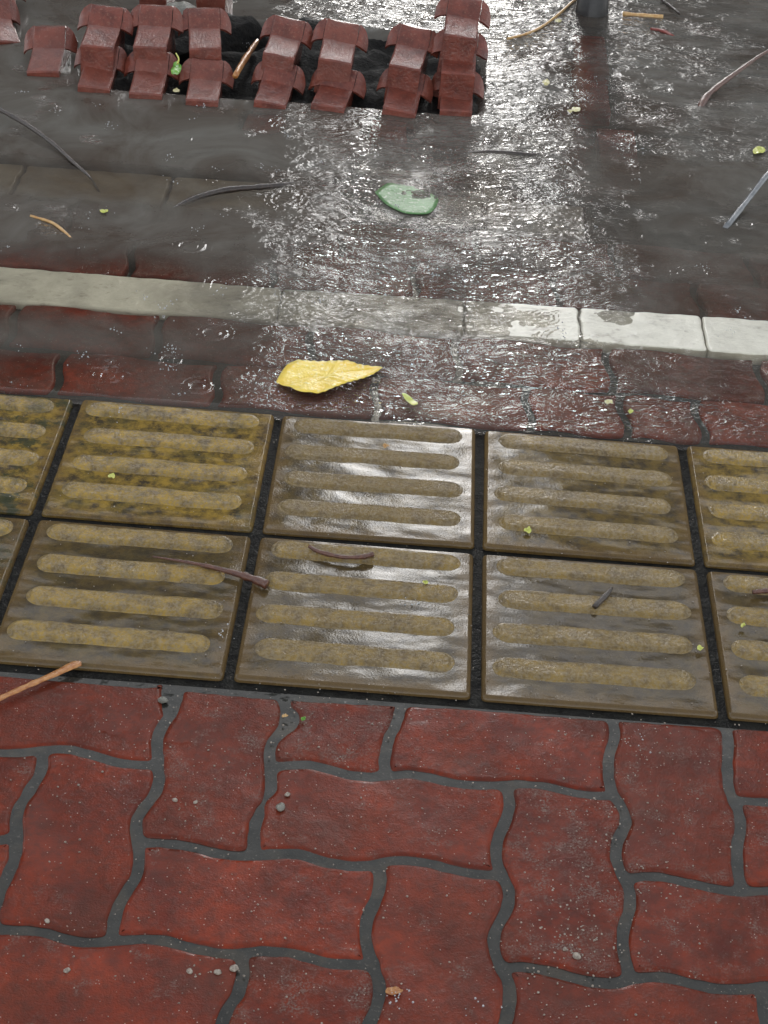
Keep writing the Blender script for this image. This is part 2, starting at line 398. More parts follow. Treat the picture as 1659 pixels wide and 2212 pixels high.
PV = [  # pieces of joint line round each paver, its material and how it reads
 ([('T','a','TV2'),('V2','TV2','HaV2'),('Ha','HaV2','HaE'),('E1','HaE','a')], 0, 'red wavy paver at the left, under the orange brown dried leaf'),
 ([('Ha','HaE','HaV1'),('V1','HaV1','V1Hb'),('Hb','V1Hb','HbE'),('E2','HbE','HaE')], 1, 'red paver cut by the left edge, below the one with the dried leaf'),
 ([('Hb','HbE','V1Hb'),('V1','V1Hb','V1He'),('He','V1He','HeE'),('E3','HeE','HbE')], 3, 'small visible corner of red paver at the left picture edge, second below the dried leaf'),
 ([('Ha','HaV1','HaV2'),('V2','HaV2','V2He'),('He','V2He','V1He'),('V1','V1He','HaV1')], 0, 'tall smooth red paver near the left edge, below the one with the dried leaf'),
 ([('T','TV2','TV3'),('V3','TV3','V3Hd'),('Hd','V3Hd','V2Hd'),('V2','V2Hd','TV2')], 1, 'lengthwise red paver with small grit pits, right of the chipped dark corner'),
 ([('T','TV3','TV4'),('V4','TV4','V4Hc'),('Hc','V4Hc','V3Hc'),('V3','V3Hc','TV3')], 2, 'half size red paver with a chipped corner, between two larger ones'),
 ([('T','TV4','TV5'),('V5','TV5','HcV5'),('Hc','HcV5','V4Hc'),('V4','V4Hc','TV4')], 0, 'wide red paver right of the half size one, top edge shining'),
 ([('Hc','V3Hc','HcV7'),('V7','HcV7','V7Hd'),('Hd','V7Hd','V3Hd'),('V3','V3Hd','V3Hc')], 3, 'wide red paver with a grey stone at its upper left corner'),
 ([('Hd','V2Hd','HdV8'),('V8','HdV8','HeV8'),('He','HeV8','V2He'),('V2','V2He','V2Hd')], 3, 'wide red paver with a white shining lower edge and two pale splash marks'),
 ([('Hc','HcV7','HcV5'),('V5','HcV5','V5Hf'),('Hf','V5Hf','V7Hf'),('V7','V7Hf','HcV7')], 2, 'lengthwise red paver worn to grey grit over its lower end, right of centre'),
 ([('T','TV5','TV6'),('V6','TV6','V6Hg'),('Hg','V6Hg','V5Hg'),('V5','V5Hg','TV5')], 1, 'lengthwise red paver with a glossy water film at its top, below the right tactile tile'),
 ([('T','TV6','T9'),('E4','T9','HrE'),('Hr','HrE','V6Hr'),('V6','V6Hr','TV6')], 0, 'red paver cut by the right picture edge just below the tactile tiles'),
 ([('Hr','V6Hr','HrE'),('E5','HrE','HgE'),('Hg','HgE','V6Hg'),('V6','V6Hg','V6Hr')], 2, 'narrow strip of stained orange red paver at the right picture edge'),
 ([('Hg','V5Hg','HgE'),('E6','HgE','HfE'),('Hf','HfE','V5Hf'),('V5','V5Hf','V5Hg')], 1, 'wide red paver at the right edge with sparkling upper left corner'),
 ([('Hd','HdV8','V7Hd'),('V7','V7Hd','V7B'),('B','V7B','V8B'),('V8','V8B','HdV8')], 3, 'lengthwise red paver at the bottom centre with a brown leaf scrap'),
 ([('He','HeE','HeV9'),('V9','HeV9','V9B'),('B','V9B','BE'),('E7','BE','HeE')], 3, 'wide dark red paver in the lower left corner with stone bits'),
 ([('He','HeV9','HeV8'),('V8','HeV8','V8B'),('B','V8B','V9B'),('V9','V9B','HeV9')], 2, 'red paver at the bottom edge under swirling water, left of the brown leaf scrap'),
 ([('Hf','V7Hf','HfV10'),('V10','HfV10','V10B'),('B','V10B','V7B'),('V7','V7B','V7Hf')], 0, 'wide red paver at the bottom edge right of centre, below the grit worn one'),
 ([('Hf','HfV10','HfE'),('E8','HfE','BF'),('B','BF','V10B'),('V10','V10B','HfV10')], 1, 'sliver of red paver in the lower right corner'),
]
def make_paver(poly, mi, label, group, z=0.0, gap=0.0061, tilt=0.006):
    if area(poly) < 0: poly = poly[::-1]
    poly = relax(uncross(resample(poly, 0.004)), 2)
    poly = uncross(inset(poly, gap))
    poly = resample(poly, 0.004)
    poly = [p+Vector((noise.noise(Vector((p.x, p.y, 3))*70), noise.noise(Vector((p.x, p.y, 9))*70)))*0.0016 for p in poly]
    poly = relax(poly, 1)
    c = sum(poly, Vector((0, 0)))/len(poly)
    loc = [p-c for p in poly]
    bm = slab(loc, -0.05, [(0.0, -0.006), (0.0009, -0.0020), (0.0026, -0.0005), (0.0055, 0.0)])
    ax, ay = random.uniform(-tilt, tilt), random.uniform(-tilt, tilt)
    for v in bm.verts:
        if v.co.z > -0.04: v.co.z += ax*v.co.x+ay*v.co.y
    o = bm_obj('paver', bm, PAV[mi])
    o.location = (c.x, c.y, z)
    tag(o, label, 'paver', group)
    return o
def to_world(px): return [Vector(at(p.x, p.y).xy) for p in px]
for segs, mi, label in PV:
    px = []
    for nm, a, b in segs: px += seg(nm, X[a], X[b])
    for (cx, cy, r, k_) in ((386, 1490, 62, 0), (606, 1557, 34, 5), (586, 1742, 38, 7), (1300, 2098, 26, 9), (1585, 1935, 18, 13), (498, 2076, 22, 15)):
        if PV[k_][2] == label:
            c = Vector((cx, cy)); px = [c+(q-c).normalized()*r*(0.85+0.3*noise.noise(Vector((q.x, q.y, 0))*0.05)) if (q-c).length < r else q for q in px]
    make_paver(to_world(px), mi, label, 'red wavy pavers in front of the tactile tiles', z=random.uniform(-0.001, 0.001))

# ------------------------------------------------------------------ submerged red pavers between tiles and kerb
def wavy_rect(x0, x1, y0, y1, amp=0.006):
    def side(a, b, nx, ny, ph):
        out = []
        for k in range(16):
            t = k/16; w = math.sin(2*math.pi*t+ph)*amp*(1-abs(2*t-1)**6)
            out.append(Vector((a[0]+(b[0]-a[0])*t+nx*w, a[1]+(b[1]-a[1])*t+ny*w)))
        return out
    return side((x0, y0), (x1, y0), 0, 1, 0)+side((x1, y0), (x1, y1), 1, 0, 0)+side((x1, y1), (x0, y1), 0, 1, math.pi)+side((x0, y1), (x0, y0), 1, 0, math.pi)
UP1 = [-1.16, -0.90, -0.665, -0.415, -0.165, 0.075, 0.225, 0.345, 0.60, 0.86]
UN1 = ['far left', 'above the mossy tactile tile', 'above the yellow tactile tile, one red corner showing', 'left of the big yellow leaf', 'under the big yellow leaf', 'right of the lime petal', 'with a cream petal on it', 'above the joint of the right tiles', 'beyond the right edge']
for i in range(9):
    make_paver(wavy_rect(UP1[i], UP1[i+1], 0.312, 0.444), (0, 1, 3, 0, 1, 0, 2, 3, 0)[i], 'submerged red paver along the tactile tiles, '+UN1[i], 'submerged red pavers between tiles and kerb', z=0.002)
UP2 = [-1.02, -0.77, -0.53, -0.28, -0.04, 0.21, 0.46, 0.72]
UN2 = ['far left end of the row', 'below the beige left end of the kerb', 'where a thin splash trail crosses', 'behind the big yellow leaf', 'below the middle of the kerb', 'below the first white kerb stone', 'below the kerb joint at the right edge']
for i in range(7):
    make_paver(wavy_rect(UP2[i], UP2[i+1], 0.444, 0.586), (1, 0, 0, 1, 3, 2, 0)[i], 'submerged red paver hugging the kerb, '+UN2[i], 'submerged red pavers between tiles and kerb', z=0.0025)
UN3 = ['at the left edge', 'left of the straw', 'below the sunken dark twig', 'left of the choppy water', 'under the choppy water', 'right of the choppy water', 'below the grey rod', 'right of the grey rod']
for i in range(8):
    x = -1.12+0.25*i
    make_paver(wavy_rect(x, x+0.25, 0.704, 0.845), (1, 0, 2, 1, 0, 1, 3, 0)[i], 'faint sunken paver just beyond the kerb, '+UN3[i], 'sunken pavers beyond the kerb', z=-0.001)
    make_paver(wavy_rect(x+0.11, x+0.36, 0.845, 0.978), (0, 2, 1, 1, 0, 2, 1, 3)[i], 'faint sunken paver along the far kerb band, '+UN3[i], 'sunken pavers beyond the kerb', z=-0.003)

# ------------------------------------------------------------------ kerb of short stones, the right ones breaking the surface
KX = [-1.35, -0.98, -0.345, -0.03, 0.165, 0.375, 0.68, 1.0]
KZ = [0.0035, 0.0035, 0.001, 0.0050, 0.0068, 0.0088, 0.0096, 0.0096]
KD = [0.1, 0.2, 0.6, 0.4, 0.25, 0.15, 0.12]  # dirt per stone; middle ones raised to paint their loss under reflection and murk
KL = ['leftmost pale kerb stone beyond the left edge', 'long pale beige kerb stone under clear water above the yellow tactile tile', 'kerb stone tinted brown to fade it under the reflections and murk of the choppy water',
      'stained kerb stone above the big yellow leaf, emerging to the right', 'white kerb stone with a fine crack, right of the choppy water', 'longest white kerb stone, left of the open joint', 'white kerb stone at the right picture edge with brown stains']
def kerb(x0, x1, y0, y1, za, zb, m, label, group):
    poly = relax(resample([Vector((x0, y0)), Vector((x1, y0)), Vector((x1, y1)), Vector((x0, y1))], 0.006), 2)
    poly = [p+Vector((noise.noise(Vector((p.x, p.y, 1))*40), noise.noise(Vector((p.x, p.y, 5))*40)))*0.003 for p in poly]
    c = Vector(((x0+x1)/2, (y0+y1)/2))
    bm = slab([p-c for p in poly], -0.08, [(0, -0.005), (0.0015, -0.0012), (0.004, 0)])
    for v in bm.verts:
        if v.co.z > -0.05:
            t = (v.co.x+c.x-x0)/(x1-x0); v.co.z += za+(zb-za)*t + 0.0012*noise.noise(Vector((v.co.x+c.x, v.co.y*1.5, 0))*22)
    o = bm_obj('kerb_stone', bm, m); o.location = (c.x, c.y, 0)
    tag(o, label, 'kerb stone', group)
for i in range(7):
    kerb(KX[i]+0.0004, KX[i+1]-(0.006 if i == 5 else 0.0004), 0.586, 0.703, KZ[i], KZ[i+1], mat_kerb('kerb_paint_%d' % i, KD[i]), KL[i], 'kerb stones in a row')
M['band'] = mat_simple('silted_concrete', (0.17, 0.125, 0.08), (0.26, 0.20, 0.13), 18, 0.5, 0.5, 0.002)
M['band2'] = mat_simple('pale_concrete', (0.30, 0.28, 0.25), (0.42, 0.40, 0.36), 18, 0.5, 0.5, 0.002)
for i, (a, b, m, l) in enumerate([(-1.4, -0.885, 'band', 'sunken brown concrete edging block at the left picture edge'), (-0.88, -0.60, 'band', 'sunken brown concrete edging block crossed by the tip of the dark twig'),
        (-0.595, -0.335, 'band', 'sunken brown edging block under the arched dark twig'), (-0.33, 0.0, 'bed', 'dark sunken edging block hidden below the green leaf'), (0.005, 0.19, 'band2', 'pale sunken edging block right of the green leaf'), (0.195, 0.6, 'bed', 'dark sunken edging block in the still water right of the pale one'), (0.605, 1.1, 'bed', 'dark sunken edging block below the grey rod')]):
    kerb(a, b, 0.985, 1.115, -0.002, -0.002, M[m], l, 'sunken edging blocks beyond the kerb')

# ------------------------------------------------------------------ tactile tiles
P = 0.31; TS = 0.2975
def tile_outline(hw, hd):
    return relax(resample([Vector((-hw, -hd)), Vector((hw, -hd)), Vector((hw, hd)), Vector((-hw, hd))], 0.004), 3)
def bar_bm(L, W, h):
    r = W/2; pts = []
    for sx in (1, -1):
        for k in range(13):
            a = -math.pi/2+math.pi*k/12
            pts.append(Vector((sx*(L/2-r)+sx*math.cos(a)*r, sx*math.sin(a)*r)))
    poly = relax(resample(pts, 0.003), 1)
    if area(poly) < 0: poly = poly[::-1]
    return slab(inset(poly, -0.004), -0.002, [(0.0, 0.00005), (0.0034, 0.0005), (0.0044, 0.0010), (0.0058, h-0.0014), (0.0078, h-0.0002), (0.0115, h)])
TL = {
 (-3, 0): (0.95, 0.9, 'mossy yellow tactile tile with dark debris, left end of upper row'),
 (-2, 0): (1.00, 0.35, 'brightest yellow tactile tile, upper row, left of the dark vertical joint'),
 (-1, 0): (0.25, 0.0, 'grey brown tactile tile with white shining water between its bars'),
 (0, 0): (0.35, 0.0, 'tan tactile tile right of the brightly shining one, upper row'),
 (1, 0): (0.75, 0.2, 'ochre tactile tile cut by the right picture edge, upper row'),
 (-3, -1): (0.8, 0.6, 'tactile tile sliver at the left picture edge, lower row'),
 (-2, -1): (0.70, 0.15, 'olive tactile tile under murky water, lower row, crossed by the dark stick'),
 (-1, -1): (0.50, 0.0, 'brown tactile tile with a thin red twig on its top bar, lower row'),
 (0, -1): (0.40, 0.05, 'grey brown tactile tile with a short forked twig on it, lower row'),
 (1, -1): (0.55, 0.1, 'rippled tactile tile cut by the right picture edge, lower row')}
for (i, j), (yel, moss, label) in TL.items():
    cx, cy = (i+0.5)*P, (j+0.5)*P
    root = empty('tactile_tile', (cx, cy, 0), random.uniform(-0.006, 0.006))
    tag(root, label, 'tactile tile', 'tactile paving tiles in two rows')
    seed = i*1.37+j*2.9
    mb = mat_tile('tile_body', yel*(0.8 if j == 0 else 0.25), moss, seed); mr = mat_tile('tile_bar', min(1, yel*1.15), moss*0.6, seed+0.5, True)
    ax, ay = random.uniform(-0.005, 0.005), random.uniform(-0.006, 0.006)
    z0 = 0.0045
    bm = slab(tile_outline(TS/2, TS/2), -0.05, [(0, -0.001+z0-0.005), (0.0015, z0-0.0025), (0.005, z0)])
    for v in bm.verts:
        if v.co.z > -0.03: v.co.z += ax*v.co.x+ay*v.co.y
    bm_obj('slab', bm, mb, root)
    for k in range(4):
        y = TS/2-TS*(0.095+0.235*k)
        bm = bar_bm(0.252+random.uniform(-0.004, 0.004), 0.0315, 0.0056)
        dz = [random.uniform(0, 40) for _ in range(2)]
        for v in bm.verts:
            q = Vector((v.co.x+dz[0], v.co.y, dz[1]))
            if v.co.z > 0.002: v.co.z -= max(0, noise.noise(q*18))*0.0028
            v.co.y += noise.noise(q*16)*0.0022+noise.noise(q*70)*0.0012; v.co.x += noise.noise(q*30)*0.003
            v.co.z += ax*v.co.x+ay*(v.co.y+y)
        b = bm_obj('raised_bar', bm, mr, root); b.location = (random.uniform(-0.004, 0.004)-0.002, y, z0)

# ------------------------------------------------------------------ water
def vnoise(X_, Y_, seed):
    """smooth value noise on arrays"""
    r = np.random.default_rng(seed); T = r.random((256, 256))
    xi = np.floor(X_).astype(int); yi = np.floor(Y_).astype(int); fx = X_-xi; fy = Y_-yi
    fx = fx*fx*fx*(fx*(fx*6-15)+10); fy = fy*fy*fy*(fy*(fy*6-15)+10)
    g = lambda a, b: T[a % 256, b % 256]
    return (g(xi, yi)*(1-fx)+g(xi+1, yi)*fx)*(1-fy)+(g(xi, yi+1)*(1-fx)+g(xi+1, yi+1)*fx)*fy
def fbm(X_, Y_, f, seed, oct=4, gain=0.5):
    o = 0; a = 1; t = 0
    for k in range(oct):
        c, s = math.cos(k*0.9), math.sin(k*0.9)
        o = o+a*(vnoise((X_*c-Y_*s)*f+17*k, (X_*s+Y_*c)*f, seed+k)-0.5); t += a; a *= gain; f *= 2.03
    return o/t
def sstep(a, b, x):
    t = np.clip((x-a)/(b-a), 0, 1); return t*t*(3-2*t)
WZ = 0.0065
def water():
    xs = np.arange(-1.5, 1.12, 0.0042); ys = np.concatenate([np.arange(0.292, 1.2, 0.0048), np.arange(1.2, 2.75, 0.0062)])
    Xg, Yg = np.meshgrid(xs, ys)
    # the current: a tongue of fast broken water running down the middle and out over the pavers to the right
    wob = fbm(Xg, Yg, 5, 5)*0.14
    xl = np.interp(Yg, [0.28, 0.6, 0.9, 1.4, 2.6], [-0.36, -0.36, -0.41, -0.40, -0.6])
    xr = np.interp(Yg, [0.28, 0.5, 0.7, 1.0, 1.35, 1.6, 2.6], [0.32, 0.30, 0.24, 0.22, 0.20, 0.16, 0.16])
    tongue = sstep(-0.07, 0.17, Xg-xl+wob)*sstep(-0.16, 0.22, xr-Xg+wob)
    right = sstep(1.18, 1.4, Yg+wob)*sstep(0.1, 0.3, Xg)
    patch = np.clip(fbm(Xg, Yg*1.3, 10, 77, 4, 0.6)*4.0+0.58, 0.24, 1.15)
    chop = np.clip(tongue*patch, 0, 1.1)
    low = sstep(0.72, 0.55, Yg)*sstep(0.05, 0.25, Xg)*0.55
    chop = np.maximum(chop, np.maximum(right*0.38*patch, low*patch)); chop = np.maximum(chop, 0.10*sstep(0.1, 0.3, Xg)*patch)
    # sparse disturbed spots on the calm left
    sp = sstep(0.20, 0.34, fbm(Xg, Yg, 13, 41, 3))*0.5
    chop = np.maximum(chop, sp*sstep(0.45, 0.7, Yg))
    h = 0.0017*fbm(Xg, Yg, 9, 3, 3)*2                                    # slow swell everywhere
    h += (0.0002+0.0050*chop)*fbm(Xg*0.8, Yg*1.25, 30, 21, 4, 0.6)*1.6
    h += right*0.010*fbm(Xg*0.30, Yg*1.5, 16, 57, 3, 0.5)                # long cross ripples in the upper right
    # drop rings
    for _ in range(95):
        cx = random.uniform(-1.0, 0.65); cy = 0.32+2.0*random.random()**1.4; r0 = random.uniform(0.006, 0.05); lam = random.uniform(0.007, 0.012)
        i0, i1 = np.searchsorted(xs, (cx-0.09, cx+0.09)); j0, j1 = np.searchsorted(ys, (cy-0.09, cy+0.09))
        d = np.hypot(Xg[j0:j1, i0:i1]-cx, Yg[j0:j1, i0:i1]-cy)
        h[j0:j1, i0:i1] += 0.0017*np.exp(-((d-r0)/(0.008+0.2*r0))**2)*np.cos(2*math.pi*(d-r0)/lam)*min(1, 0.02/r0)
    Z = WZ+h
    Z += 0.006*sstep(1.0, 1.6, Yg)
    Z -= 0.006*sstep(0.315, 0.296, Yg)
    Z -= 0.05*sstep(0.0, 0.05, Xg+0.83)*sstep(0.0, 0.05, 0.0-Xg)*sstep(1.47, 1.52, Yg)*sstep(1.93, 1.88, Yg)
    silt = 0.30+0.24*sstep(0.35, 0.5, Yg)+0.10*sstep(0.68, 0.9, Yg)+0.14*sstep(1.1, 1.25, Yg)+0.20*sstep(-0.2, -0.4, Xg)*sstep(0.7, 0.75, Yg)-0.40*sstep(0.95, 1.02, Yg)*sstep(1.16, 1.08, Yg)*sstep(-0.3, -0.5, Xg)
    silt = silt-0.30*sstep(-0.12, 0.2, Xg)*sstep(0.76, 0.62, Yg)-0.48*sstep(-0.38, -0.62, Xg)*sstep(0.82, 0.72, Yg)*sstep(0.50, 0.57, Yg)-0.2*sstep(-0.5, -0.75, Xg)*sstep(0.5, 0.4, Yg)
    for (px, py, rx, ry, dv) in ((570, 272, 0.05, 0.06, 0.5), (840, 285, 0.05, 0.06, 0.35), (1283, 150, 0.05, 0.38, 0.45), (1340, 320, 0.07, 0.07, 0.3), (120, 815, 0.14, 0.05, 0.22)):
        c = at(px, py); silt = silt-dv*np.exp(-((Xg-c.x)/rx)**4-((Yg-c.y)/ry)**4)
    wx = fbm(Xg, Yg, 6, 300, 3)*0.25; wy = fbm(Xg, Yg, 6, 320, 3)*0.25
    silt = silt+0.30*fbm(Xg, Yg, 4, 90, 3)+0.42*fbm(Xg+wx, (Yg+wy)*1.4, 16, 340, 4, 0.6)*sstep(0.35, 0.6, Yg)
    silt = np.clip(silt, 0.06, 0.86)
    ny, nx = Xg.shape
    me = bpy.data.meshes.new('water')
    co = np.stack([Xg, Yg, Z], -1).reshape(-1, 3).astype(np.float32)
    idx = np.arange(nx*ny).reshape(ny, nx)
    q = np.stack([idx[:-1, :-1], idx[:-1, 1:], idx[1:, 1:], idx[1:, :-1]], -1).reshape(-1, 4)
    me.vertices.add(len(co)); me.vertices.foreach_set('co', co.ravel())
    me.loops.add(q.size); me.loops.foreach_set('vertex_index', q.ravel().astype(np.int32))
    me.polygons.add(len(q)); me.polygons.foreach_set('loop_start', np.arange(0, q.size, 4, dtype=np.int32))
    me.update(calc_edges=True)
    for nm, arr in (('chop', chop), ('silt', silt)):
        a = me.attributes.new(nm, 'FLOAT', 'POINT'); a.data.foreach_set('value', arr.ravel().astype(np.float32))
    o = link('water', me, M['water']); tag(o, kind='structure')
    return o
water()

# ------------------------------------------------------------------ stacked red interlocking blocks
def block_bm(cap=(0.036, 0.030), ton=(0.085, 0.011), hw=0.034, wing=0.023, drop=0.017, rise=0.03, base=-0.03):
    """one block: narrow tongue towards the street, a sloping cap behind it with drooping shoulders.
    local +y away from the camera, front of the tongue at y=0"""
    bm = bmesh.new()
    def wob(v): return v+Vector((noise.noise(v*60+Vector((3, 0, 0))), noise.noise(v*60+Vector((0, 7, 0))), noise.noise(v*60+Vector((0, 0, 5)))))*0.0027
    prof = [(0.0, base), (0.0, -0.003), (0.003, 0.0)]
    for k in range(1, 6): prof.append((ton[0]*k/5, ton[1]*k/5-0.0015*math.sin(math.pi*k/5)))
    for k in range(1, 5): prof.append((ton[0]+cap[0]*k/4, ton[1]+cap[1]*k/4+0.003*math.sin(math.pi*k/4)))
    top = ton[1]+cap[1]
    prof += [(ton[0]+cap[0]+0.014, top-0.004), (ton[0]+cap[0]+0.016, base)]
    xs = [-hw, -hw+0.003, -hw/2, 0, hw/2, hw-0.003, hw]
    grid = []
    for x in xs:
        e = 0.0015 if abs(x) > hw-0.001 else 0
        grid.append([bm.verts.new(wob(Vector((x, y, z-(e if z > base else 0))))) for y, z in prof])
    for a, b in zip(grid, grid[1:]):
        for j in range(len(prof)-1): bm.faces.new((a[j], b[j], b[j+1], a[j+1]))
    bm.faces.new(grid[0][::-1]); bm.faces.new(grid[-1])
    body = bm
    wings = []
    for s in (-1, 1):
        w = bmesh.new(); rows = []
        for u in range(6):
            t = u/5; x = s*(hw+0.0007+wing*t); dz = -drop*(0.45*t+0.55*t**4)
            y0 = ton[0]+0.001+0.004*t*t; y1 = ton[0]+cap[0]+0.010-0.020*t
            row = []
            for q in range(5):
                f = q/4; y = y0+(y1-y0)*f
                zc = ton[1]+cap[1]*min(1, max(0, (y-ton[0])/cap[0]))
                row.append((x, y, zc+dz-0.002))
            rows.append(row)
        th = 0.006
        tv = [[w.verts.new(wob(Vector(p))) for p in r] for r in rows]
        bv = [[w.verts.new(wob(Vector((p[0], p[1]+0.004, p[2]-th)))) for p in r] for r in rows]
        for a in range(5):
            for b in range(4):
                w.faces.new((tv[a][b], tv[a+1][b], tv[a+1][b+1], tv[a][b+1])); w.faces.new((bv[a][b], bv[a][b+1], bv[a+1][b+1], bv[a+1][b]))
        for a in range(5):
            w.faces.new((tv[a][0], bv[a][0], bv[a+1][0], tv[a+1][0])); w.faces.new((tv[a][4], tv[a+1][4], bv[a+1][4], bv[a][4]))
        for b in range(4):
            w.faces.new((tv[0][b], tv[0][b+1], bv[0][b+1], bv[0][b])); w.faces.new((tv[5][b], bv[5][b], bv[5][b+1], tv[5][b+1]))
        wings.append(w)
    return body, wings
def sharp(o, ang=16):
    me = o.data
    me.polygons.foreach_set('use_smooth', [True]*len(me.polygons))
    try: me.set_sharp_from_angle(angle=R(ang))
    except Exception: pass
def block(loc, rz, label, tilt=(0, 0), sx=1.0, base=-0.03, wing=True):
    body, wings = block_bm(base=base, hw=0.034*sx, wing=0.023*sx)
    root = empty('interlocking_block', loc, rz); root.rotation_euler = (tilt[0], tilt[1], rz)
    tag(root, label, 'paving block', 'stacked red interlocking blocks')
    o = bm_obj('body', body, M['stack'], root); sharp(o)
    for w in wings:
        if wing: sharp(bm_obj('shoulder', w, M['stack'], root))
        else: w.free()
    return root
# front bottom pixel, top pixel, number of tiers
ST = [
 (( 92, 166), (112, 45), 1, 'second stack from the left', (0.10, -0.08)),
 ((203, 200), (216, 32), 2, 'third stack from the left', (0.02, 0.05)),
 ((314, 214), (332, 22), 2, 'stack with a green leaf on its right', (0, 0)),
 ((436, 228), (450, 15), 2, 'stack with a white glint on its left shoulder', (0, 0)),
 ((583, 234), (620, 38), 2, 'stack with a streaky mirror bright tongue', (-0.03, 0.07)),
 ((707, 240), (740, 55), 2, 'stack with a speckled white tongue, right of the streaky one', (-0.03, 0.06)),
 ((862, 250), (885, 72), 2, 'twisted stack with an all red tongue, second from the right', (0, 0.10)),
 ((984, 250), (998, 18), 3, 'rightmost stack, standing three blocks high', (0, 0.07)),
]
for (fp, tp, n, nm, tl) in ST:
    z0 = 0.024
    a = at(*fp, 0.012); b = at(*tp, z0+0.041*n+0.019*(n-1))
    d = (b-a).xy; rz = -math.atan2(d.x, d.y); step = d.length/n if n > 1 else 0.13
    u = Vector((d.x, d.y, 0)).normalized()
    for k in range(n):
        lab = ('lower block of the ' if k == 0 else 'upper block of the ' if k == 1 and n == 2 else 'middle block of the ' if k == 1 else 'top block of the ')+nm
        if n == 1: lab = 'crooked single block, '+nm
        p = a+u*(step*k); p.z = z0+0.060*k
        block(p, rz+random.uniform(-0.07, 0.07), lab, (tl[0]+random.uniform(-0.035, 0.035), tl[1]+random.uniform(-0.05, 0.05)), random.uniform(0.97, 1.05), base=-0.03-0.060*k)
p = at(14, 108, 0.0); block(Vector((p.x, p.y, 0.020)), 0.5, 'half drowned block at the left picture edge', (0.15, 0.2))
p = at(5, 62, 0.0); block(Vector((p.x, p.y, 0.035)), 0.25, 'loose block lying askew in the upper left corner', (0.05, 0.1))
p = at(330, -5, 0.06); block(Vector((p.x, p.y, 0.06)), 0, 'rear block peeping over the leaf stack at the top edge', (0, 0), 0.9, -0.09)
p = at(455, 12, 0.09); block(Vector((p.x, p.y, 0.11)), 0, 'rear block behind the glint stack at the top edge', (0, 0), 0.95, -0.14)
# sunken loose pavers in front of the row
p = at(570, 272); o = make_paver([p.xy+Vector(q) for q in ((-0.045, -0.05), (0.04, -0.05), (0.045, 0.05), (-0.04, 0.05))], 3, 'sunken orange red paver glowing through the water below the streaky stack', 'sunken loose red pavers', z=0.006, gap=0.002)
p = at(840, 285); o = make_paver([p.xy+Vector(q) for q in ((-0.04, -0.04), (0.04, -0.04), (0.035, 0.05), (-0.04, 0.05))], 0, 'sunken dull red paver below the twisted stack', 'sunken loose red pavers', z=0.006, gap=0.002)

for i, (q, l) in enumerate((((1283, 110), 'sunken red paver glowing below the bollard'), ((1284, 190), 'lower sunken red paver below the bollard'), ((1345, 322), 'sunken red paver in the rippled water left of the grey rod'))):
    p = at(*q, 0.009); make_paver([p.xy+Vector(r) for r in ((-0.05, -0.115), (0.035, -0.115), (0.035, 0.115), (-0.05, 0.115))], (3, 3, 3)[i], l, 'sunken loose red pavers', z=0.004, gap=0.003)
# pit floor under the stacks, its near-black painted in for deep shade
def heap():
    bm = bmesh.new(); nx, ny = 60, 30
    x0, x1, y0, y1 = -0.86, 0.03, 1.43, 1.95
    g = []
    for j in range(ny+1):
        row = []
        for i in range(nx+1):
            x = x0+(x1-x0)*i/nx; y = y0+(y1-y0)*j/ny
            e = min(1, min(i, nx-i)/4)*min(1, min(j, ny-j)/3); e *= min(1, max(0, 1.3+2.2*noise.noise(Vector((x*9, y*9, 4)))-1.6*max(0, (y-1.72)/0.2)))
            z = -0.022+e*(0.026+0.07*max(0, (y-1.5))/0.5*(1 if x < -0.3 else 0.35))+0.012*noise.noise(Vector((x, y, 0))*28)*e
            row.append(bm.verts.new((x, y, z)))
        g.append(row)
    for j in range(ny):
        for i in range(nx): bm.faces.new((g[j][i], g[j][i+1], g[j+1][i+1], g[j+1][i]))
    o = bm_obj('pit_shade', bm, M['pit_shade']); tag(o, kind='structure')
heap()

def rock(name, loc, r, m, label, cat, group=None, sq=(1, 1, 0.7), sub=3):
    bm = bmesh.new(); bmesh.ops.create_icosphere(bm, subdivisions=sub, radius=1)
    s = random.uniform(0, 99)
    for v in bm.verts:
        d = 1+0.28*noise.noise(v.co*1.3+Vector((s, 0, 0)))+0.10*noise.noise(v.co*3.5+Vector((0, s, 0)))
        v.co = Vector((v.co.x*sq[0], v.co.y*sq[1], v.co.z*sq[2]))*d*r
    o = bm_obj(name, bm, m); o.location = loc; o.rotation_euler = (0, 0, random.uniform(0, 6))
    tag(o, label, cat, group); return o
rock('rock', at(392, 30, 0.10), 0.036, M['stone'], 'rough grey rock lodged between two stacks at the top', 'rock')
rock('rock', at(262, 40, 0.08), 0.02, M['stone'], 'smaller grey rock right of the third stack', 'rock')

# ------------------------------------------------------------------ bollard and thin pole at the top edge (seen mostly as reflections)
def bollard():
    b = at(1278, 44, 0.0)
    root = empty('bollard', (b.x, b.y+0.03, 0)); tag(root, 'red bollard with a black foot at the top edge, its red reflection below', 'bollard')
    def cyl(r0, r1, z0, z1, n=24):
        bm = bmesh.new(); prev = None
        prof = [(r0, z0), (r1, z1-0.004), (r1-0.004, z1)]
        for r, z in prof:
            ring = [bm.verts.new((r*math.cos(2*math.pi*k/n), r*math.sin(2*math.pi*k/n), z)) for k in range(n)]
            if prev:
                for k in range(n): bm.faces.new((prev[k], prev[(k+1) % n], ring[(k+1) % n], ring[k]))
            prev = ring
        bm.faces.new(prev); return bm
    bm_obj('foot', cyl(0.044, 0.031, -0.03, 0.10), M['black'], root)
    bm_obj('post', cyl(0.028, 0.028, 0.10, 0.60), M['redpaint'], root)
bollard()
b = at(1197, -30, 0.0)
